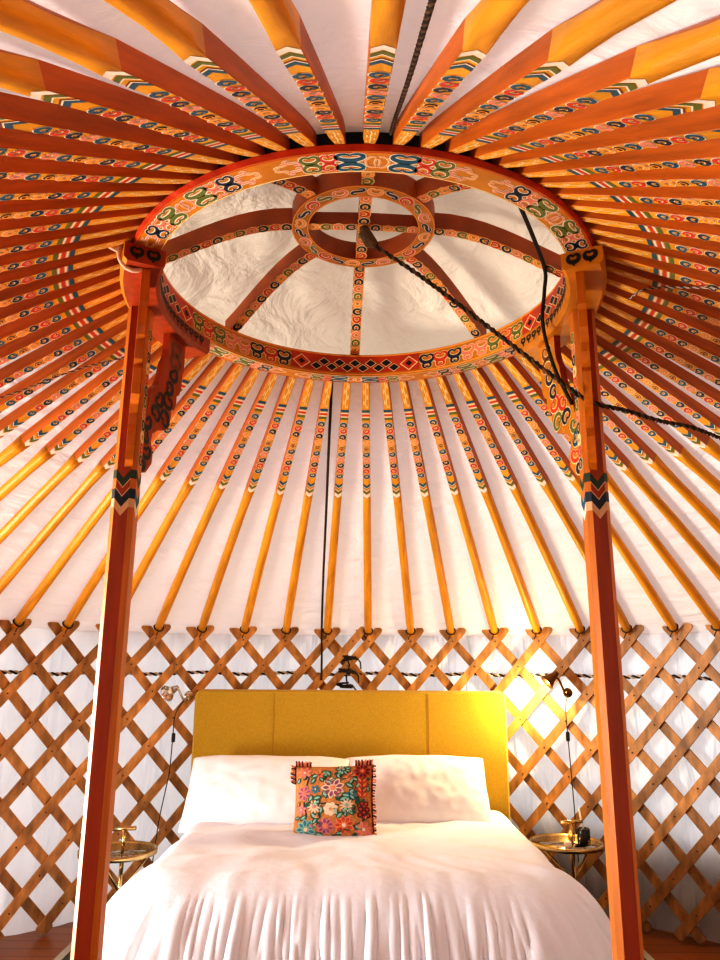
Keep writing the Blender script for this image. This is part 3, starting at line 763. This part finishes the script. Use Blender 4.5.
# closing edge at the head
du = mb.build('duvet', M['linen'])
bm = bmesh.new(); bm.from_mesh(du.data); bmesh.ops.remove_doubles(bm, verts=bm.verts, dist=2e-4); bmesh.ops.dissolve_degenerate(bm, edges=bm.edges, dist=1e-5); bm.to_mesh(du.data); bm.free()
sol = du.modifiers.new('thickness', 'SOLIDIFY'); sol.thickness = .02; sol.offset = -1
tag(du, 'rumpled white duvet spread over the bed with pleats falling at the foot', 'duvet')

def pillow(name, loc, w, h, t, tilt, rz, seed, label, roll=0.0, flange=0.0):
    mb = MB()
    def fn(side):
        def g(u, v):
            x, y = 2*u-1, 2*v-1
            # soft square outline with pulled-in edges and pointed corners
            kk = .05; sx = x*math.sqrt(1-kk*y**4*.9)*(1-.035*(1-y*y))*(1+.012*mnoise.noise(Vector((y*3, seed, 2)))); sy = y*math.sqrt(1-kk*x**4*.9)*(1-.05*(1-x**4)*(y < 0))*(1+.035*mnoise.noise(Vector((x*2.2, seed, 7))))
            th = (max(0, 1-abs(x)**2.6)*max(0, 1-abs(y)**2.4))**.55
            nz = .5*(.022*mnoise.noise(Vector((x*2.0, y*2.0, seed)))+.014*mnoise.noise(Vector((x*5, y*3.5, seed+5)))+.012*mnoise.noise(Vector((x*10, y*5, seed+9))))
            edge = (1-max(abs(x), abs(y))**6)
            return Vector((sx*w/2, side*(t/2*th+nz*edge)-.0, sy*h/2+(-.02*(x*x) if y > 0 else 0)*0))
        return g
    mb.grid(fn(-1), 40, 28, 0, True); mb.grid(lambda u, v: fn(1)(1-u, v), 40, 28, 0, True)
    bm = bmesh.new()
    o = mb.build(name, M['pillow'])
    bm.from_mesh(o.data); bmesh.ops.remove_doubles(bm, verts=bm.verts, dist=1e-4); bmesh.ops.recalc_face_normals(bm, faces=bm.faces); bm.to_mesh(o.data); bm.free()
    o.location = loc; o.rotation_euler = (tilt, roll, rz)
    ss = o.modifiers.new('smooth', 'SUBSURF'); ss.levels = 1; ss.render_levels = 1
    tag(o, label, 'pillow', 'white bed pillows'); return o
pillow('pillow', (-.515, 4.545, .738), .96, .48, .25, R_(-38), R_(-2), 1, 'plump white pillow on the left of the bed against the headboard')
pillow('pillow', (.345, 4.585, .740), .86, .48, .25, R_(-38), R_(2), 12, 'plump white pillow on the right of the bed against the headboard')

# embroidered cushion
CW, CH, CT_ = .43, .375, .15
cz = lambda x, y: CT_/2*(max(0, 1-abs(x)**2.5)*max(0, 1-abs(y)**2.5))**.6
mb = MB()
CM = ['cushion', 'yarn_green', 'yarn_dark', 'yarn_pink', 'yarn_purple', 'yarn_red', 'yarn_blue', 'yarn_mint', 'yarn_cream', 'yarn_wine', 'yarn_coral']
CI = {n: i for i, n in enumerate(CM)}
def cpos(x, y, side, off=0): 
    px, py = x*(1-.05*(1-y*y)*abs(x)**4), y*(1-.05*(1-x*x)*abs(y)**4)
    return Vector((px*CW/2, side*(cz(x, y)+off), py*CH/2))
mb.grid(lambda u, v: cpos(2*u-1, 2*v-1, -1), 30, 30, 0, True); mb.grid(lambda u, v: cpos(1-2*u, 2*v-1, 1), 30, 30, 0, True)
def cs(s, t, l): return cpos(max(-.98, min(.98, s)), max(-.98, min(.98, t)), -1, .0014*l+.0008)
def petal(cx_, cy_, r0, r1, w, a, c, l):
    p = []
    for k in range(9):
        q = k/8; p.append((r0+(r1-r0)*q, w*math.sin(PI*q)**.8))
    p = p+[(x, -y) for x, y in p[-2:0:-1]]
    mb.poly([(cx_+x*math.cos(a)-y*math.sin(a), cy_+x*math.sin(a)+y*math.cos(a)) for x, y in p], cs, l, CI[c])
def flower(cx_, cy_, r, n, c, cc, dark=None, w=.25):
    r *= 1.10
    for k in range(n):
        a = 2*PI*k/n+.3
        petal(cx_, cy_, r*.16, r, r*w, a, c, 2)
        if dark: petal(cx_, cy_, r*.30, r*.84, r*w*.55, a, dark, 3)
    mb.poly(circle_pts(cx_, cy_, r*.2, 8), cs, 4, CI[cc])
def leafy(cx_, cy_, L, a, c='yarn_green', c2='yarn_mint'):
    L *= 1.2
    petal(cx_, cy_, 0, L, L*.30, a, c, 2); petal(cx_, cy_, L*.15, L*.85, L*.13, a, c2, 3)
def stem(pts, c='yarn_green'): mb.ribbon([(p.x, p.y) for p in catmull([(a, b, 0) for a, b in pts], 6)], .035, cs, 1, CI[c])
stem([(-.75, .55), (-.3, .75), (.1, .5), (.5, .62), (.9, .4)]); stem([(-.6, -.2), (-.2, -.1), (.2, -.15), (.6, .05)], 'yarn_dark'); stem([(-.75, -.75), (-.2, -.55), (.3, -.75), (.8, -.5)]); stem([(.45, .7), (.62, .3), (.6, -.2)], 'yarn_dark')
stem([(-.6, .6), (-.72, .1), (-.65, -.4)], 'yarn_dark')
flower(.0, .30, .27, 9, 'yarn_cream', 'yarn_coral', 'yarn_purple'); flower(-.05, -.25, .17, 7, 'yarn_cream', 'yarn_coral', None, .38); flower(-.72, .18, .20, 7, 'yarn_pink', 'yarn_coral', 'yarn_purple')
flower(-.43, .27, .11, 6, 'yarn_blue', 'yarn_cream'); flower(.47, .14, .13, 7, 'yarn_blue', 'yarn_mint'); flower(-.18, -.68, .21, 9, 'yarn_pink', 'yarn_coral', 'yarn_purple'); flower(.27, -.66, .24, 9, 'yarn_coral', 'yarn_cream', 'yarn_red')
flower(-.66, -.74, .25, 9, 'yarn_mint', 'yarn_cream', 'yarn_blue'); flower(.74, -.76, .20, 8, 'yarn_pink', 'yarn_cream', 'yarn_coral'); flower(.25, .84, .19, 9, 'yarn_dark', 'yarn_mint', 'yarn_mint'); flower(.72, .78, .22, 9, 'yarn_red', 'yarn_coral', 'yarn_wine')
flower(-.72, .76, .18, 7, 'yarn_coral', 'yarn_cream', 'yarn_pink'); flower(-.35, .68, .15, 6, 'yarn_coral', 'yarn_red', None, .2); flower(.42, .62, .14, 6, 'yarn_coral', 'yarn_red', None, .2); flower(-.45, -.18, .17, 11, 'yarn_cream', 'yarn_pink', None, .12); flower(.34, -.16, .17, 11, 'yarn_cream', 'yarn_mint', None, .12); flower(-.78, -.24, .13, 6, 'yarn_pink', 'yarn_cream')
for dx, dy in ((0, 0), (-.1, .1), (.1, .1), (0, .2), (-.12, -.08), (.12, -.08), (0, -.14), (-.06, .28), (.06, .28)):
    mb.poly(circle_pts(.76+dx*.85, -.34+dy*.8, .075, 8), cs, 2, CI['yarn_wine']); mb.poly(circle_pts(.76+dx*.85, -.34+dy*.8, .035, 7), cs, 3, CI['yarn_red'])
for k in range(4):
    leafy(.72, .05+k*.13, .17, PI*.28, 'yarn_red', 'yarn_coral'); leafy(.72, .05+k*.13, .17, PI*.72, 'yarn_red', 'yarn_coral')
for a_, b_, L, r in ((-.25, .62, .2, .6), (.12, .6, .2, 1.2), (-.1, .68, .18, 2.6), (.3, .42, .2, -.5), (-.55, .42, .17, 1), (-.5, .02, .2, .2), (-.3, -.02, .2, -2.6), (.15, -.05, .2, .5), (.55, -.02, .17, 2.4), (.5, -.42, .2, 2.2), (.08, -.5, .2, .8),
                     (-.38, -.5, .2, 2.3), (-.82, -.5, .18, .5), (-.15, .02, .2, 1.9), (-.2, .5, .18, -.4), (.2, .12, .2, -.2), (-.05, .62, .2, 2.2), (-.3, -.38, .18, 1.4), (.12, -.42, .18, 2.0), (.4, .38, .18, 1.1), (-.55, .6, .18, .4), (.55, .28, .16, .9), (-.58, -.05, .17, 1.2), (.2, -.3, .16, .3), (-.5, -.62, .16, .9), (.5, -.68, .18, -.4), (-.45, -.85, .2, -.3), (.05, -.88, .17, .2), (.88, .2, .15, 1.6), (-.9, .45, .15, 1.3), (.62, .48, .15, 2.5)): leafy(a_, b_, L, r)
rng = random.Random(3)
for _ in range(46):
    leafy(rng.uniform(-.9, .88), rng.uniform(-.92, .9), rng.uniform(.12, .17), rng.uniform(0, 6.28), rng.choice(('yarn_green', 'yarn_dark', 'yarn_green')), rng.choice(('yarn_mint', 'yarn_green', 'yarn_coral', 'yarn_green')))
cush = mb.build('cushion', [M[n] for n in CM])
bm = bmesh.new(); bm.from_mesh(cush.data); bmesh.ops.remove_doubles(bm, verts=[v for v in bm.verts if abs(v.co.y) < 1e-5], dist=1e-4); bm.to_mesh(cush.data); bm.free()
cush.location = (-.122, 4.215, .757); cush.rotation_euler = (R_(-20), R_(-2.0), R_(-3))
tag(cush, 'square tan cushion embroidered with colourful flowers leaning on the two white pillows', 'cushion')
def fringe(items):
    mb = MB()
    for y0, d in items:
        i = len(mb.f); c = 1 if (i//7) % 3 == 0 else 0
        mb.tube([y0, y0+d*.6+Vector((0, -.004, 0)), y0+d+Vector((.004*math.sin(i), -.008, .004*math.cos(i*1.3)))], .0046, 5, c)
    pts = [y0 for y0, _ in items]; mb.tube(pts, .004, 5, 1)
    mb.build('fringe', [M['yarn_coral'], M['yarn_wine']], cush)
fringe([(cpos(.985, -.9+1.85*i/25, -1), Vector((.016, -.010, -.008))) for i in range(26)])
fringe([(cpos(-.985, .50+.46*i/8, -1), Vector((-.022, -.006, .004))) for i in range(9)])
fringe([(cpos(-.95+.36*i/9, .985, -1), Vector((0, -.006, .020))) for i in range(10)])
fringe([(cpos(.55+.40*i/10, .985, -1), Vector((.002, -.006, .022))) for i in range(11)])

# ------------------------------------------------------------------ tray tables
def tray_table(x, y, label):
    root = empty('side_table', (x, y, 0)); tag(root, label, 'side table', 'round tray tables beside the bed')
    H = .50; r = .200
    mb = MB(); mb.lathe([(r-.012, H-.018), (r+.002, H-.018), (r+.004, H+.004), (r-.004, H+.006), (r-.006, H-.004), (r-.012, H-.006), (r-.012, H-.018)], 48, caps=False); mb.build('tray_rim', M['brass'], root)
    mb = MB(); mb.lathe([(.0001, H-.014), (r-.0125, H-.014), (r-.0125, H-.006), (.0001, H-.006)], 48); g = mb.build('tray_top', M['glass'], root); g['label'] = 'shiny reflective tray top'
    mb = MB(); mb.lathe([(.0001, .018), (.011, .018), (.011, H-.016), (.0001, H-.016)], 14, 0, (.03, -.02, 0)); mb.build('stem', M['brass'], root)
    mb = MB(); mb.lathe([(.0001, H-.004), (.009, H-.004), (.009, H+.10), (.0001, H+.10)], 14, 0, (.03, -.02, 0)); mb.build('handle_stem', M['brass'], root)
    mb = MB(); mb.tube([(-.030, -.02, H+.106), (.092, -.02, H+.112)], .011, 10); mb.build('handle', M['brass'], root)
    mb = MB()
    for k in range(3):
        a = 2*PI*k/3+.4; c0 = Vector((.0, .0, H-.03)); mb.tube([(.03, -.02, .30), (r*.9*math.cos(a), r*.9*math.sin(a), H-.018)], .007, 8)
    mb.build('strut', M['brass'], root)
    mb = MB(); mb.lathe([(.0001, .0128), (.15, .0128), (.15, .018), (.03, .024), (.0001, .025)], 36); mb.build('foot_plate', M['bronze'], root)
    for o in root.children: pass
    return root
tray_table(-1.265, 4.299, 'round brass tray table with shiny top left of the bed, partly behind the post')
tray_table(1.179, 4.551, 'round brass tray table with shiny top right of the bed, carrying a dark jar')
# things on the right table: jar with a stick, small pale candle
jar = MB(); jar.lathe([(.0001, 0), (.034, 0), (.036, .01), (.036, .075), (.032, .082), (.028, .082), (.028, .02), (.0001, .02)], 24)
j = jar.build('jar', M['candle']); j.location = (1.275, 4.53, .4955); tag(j, 'small dark glass jar on the right tray table with a stick in it', 'jar')
s_ = MB(); s_.tube([(0, 0, 0), (-.028, 0, .165)], .0055, 8); st = s_.build('stick', M['wax']); st.location = (1.284, 4.53, .518); tag(st, 'thin pale stick leaning out of the dark jar on the right table', 'stick')
cb = MB(); cb.lathe([(.0001, 0), (.016, 0), (.020, .012), (.020, .026), (.013, .034), (.0001, .036)], 18); c_ = cb.build('candle', M['wax']); c_.location = (1.160, 4.44, .4955); tag(c_, 'tiny pale candle standing beside the stem on the right tray table', 'candle')
bt_ = MB(); bt_.lathe([(.0001, 0), (.018, 0), (.020, .006), (.020, .050), (.010, .064), (.009, .085), (.011, .088), (.0001, .09)], 18); b_ = bt_.build('bottle', M['brass']); b_.location = (1.225, 4.60, .4955); tag(b_, 'small amber bottle between the stem and the dark jar on the right table', 'bottle')

# ------------------------------------------------------------------ wall lamps
def wall_lamp(base, head, aim, metal, shade_m, label, lit, cord, sw):
    root = empty('wall_lamp', base); tag(root, label, 'wall lamp', 'swing-arm reading lamps on the lattice')
    base = Vector(base); head = Vector(head)-base; aim = Vector(aim).normalized()
    mb = MB(); mb.lathe([(.0001, -.012), (.026, -.012), (.030, 0), (.026, .012), (.0001, .014)], 20, 0, (0, 0, 0), Vector((0, 0, 1)).rotation_difference(Vector((-base.x+CX, -base.y+CY, 0)).normalized()).to_matrix()); mb.build('mount', metal, root)
    mb = MB(); pts = catmull([Vector((0, 0, 0)), head*.25+Vector((0, -.03, -.03)), head*.65+Vector((0, -.02, .02)), head*1.0], 6); mb.tube(pts, .007, 8); mb.build('arm', metal, root)
    q = Vector((0, 0, 1)).rotation_difference(aim).to_matrix()
    mb = MB(); mb.lathe([(.010, -.045), (.016, -.040), (.020, -.015), (.034, .020), (.050, .050), (.052, .052), (.048, .050), (.032, .020), (.016, -.010), (.0001, -.012)], 24, 0, head, q); mb.build('lamp_shade', shade_m, root)
    mb = MB(); mb.lathe([(.0001, -.008), (.010, .0), (.017, .018), (.015, .030), (.0001, .036)], 16, 0, head, q); mb.build('bulb', M['bulb'] if lit else M['wax'], root)
    pts = resample(catmull([Vector(p)-base for p in cord], 8), .03)
    mb = MB(); mb.tube(pts, .0032, 6); cd = mb.build('power_cord', M['plastic'], root)
    mb = MB(); s = Vector(sw)-base; mb.box(s, (.022, .018, .055), 0); bevel(mb.build('switch', M['plastic'], cd), .005)
    return root, base+head, aim
wall_lamp((-1.085, 4.965, 1.262), (-1.165, 4.86, 1.300), (-.45, -.75, -.35), M['chrome'], M['chrome'], 'small chrome reading lamp clipped to the lattice left of the headboard', False,
          [(-1.10, 4.95, 1.25), (-1.155, 4.93, 1.15), (-1.16, 4.92, 1.0), (-1.165, 4.90, .80), (-1.20, 4.88, .55), (-1.22, 4.86, .30)], (-1.157, 4.925, 1.01))
wall_lamp((1.310, 4.815, 1.300), (1.205, 4.755, 1.395), (-.75, -.05, -.62), M['bronze'], M['bronze'], 'small dark cone-shaded reading lamp glowing on the lattice right of the headboard', True,
          [(1.30, 4.80, 1.29), (1.285, 4.79, 1.20), (1.285, 4.78, 1.05), (1.29, 4.77, .85), (1.295, 4.76, .60), (1.30, 4.76, .35)], (1.285, 4.78, 1.045))

# ------------------------------------------------------------------ light
def area(name, loc, target, sx, sy, power, color):
    l = bpy.data.lights.new(name, 'AREA'); l.shape = 'RECTANGLE'; l.size = sx; l.size_y = sy; l.energy = power; l.color = color
    o = bpy.data.objects.new(name, l); o.location = loc; o.rotation_euler = (Vector(target)-Vector(loc)).to_track_quat('-Z', 'Y').to_euler(); col.objects.link(o); return o
area('door_daylight', cyl(R_(273), 3.55, .85), (0.3, 2.75, 1.7), 1.3, 1.7, 225, (1, .97, .92))
def spot(name, loc, target, power, color, size, blend=.6, r=.03):
    l = bpy.data.lights.new(name, 'SPOT'); l.energy = power; l.color = color; l.spot_size = R_(size); l.spot_blend = blend; l.shadow_soft_size = r
    o = bpy.data.objects.new(name, l); o.location = loc; o.rotation_euler = (Vector(target)-Vector(loc)).to_track_quat('-Z', 'Y').to_euler(); col.objects.link(o); return o
spot('reading_lamp_light', (1.15, 4.745, 1.35), (.75, 4.80, 1.05), 30, (1, .74, .36), 150, .9)

pl = bpy.data.lights.new('reading_lamp_bulb', 'POINT'); pl.energy = 8; pl.color = (1, .76, .40); pl.shadow_soft_size = .03
po = bpy.data.objects.new('reading_lamp_bulb', pl); po.location = (1.12, 4.735, 1.345); col.objects.link(po)
w = bpy.data.worlds.new('daylight'); bpy.context.scene.world = w; w.use_nodes = True
bg = w.node_tree.nodes['Background']; bg.inputs[0].default_value = (.97, .97, 1.0, 1); bg.inputs[1].default_value = 0.85

# ------------------------------------------------------------------ camera
f, th, ro, ya = 742.67, .2455, .0065, .0011
F = Vector((math.sin(ya)*math.cos(th), math.cos(ya)*math.cos(th), math.sin(th)))
Rt = Vector((math.cos(ya), -math.sin(ya), 0)); U = Rt.cross(F)
R2 = Rt*math.cos(ro)+U*math.sin(ro); U2 = U*math.cos(ro)-Rt*math.sin(ro)
cd = bpy.data.cameras.new('camera'); cam = bpy.data.objects.new('camera', cd); col.objects.link(cam)
m = Matrix((R2, U2, -F)).transposed().to_4x4(); m.translation = (0, 0, 1.4539); cam.matrix_world = m
cd.sensor_fit = 'VERTICAL'; cd.sensor_height = 24; cd.lens = f/960*24; cd.clip_start = .02
sc = bpy.context.scene; sc.camera = cam
sc.view_settings.view_transform = 'Standard'; sc.view_settings.look = 'High Contrast'; sc.view_settings.exposure = 0.42
sc.cycles.use_denoising = True; sc.cycles.max_bounces = 10; sc.cycles.diffuse_bounces = 6; sc.cycles.transmission_bounces = 8
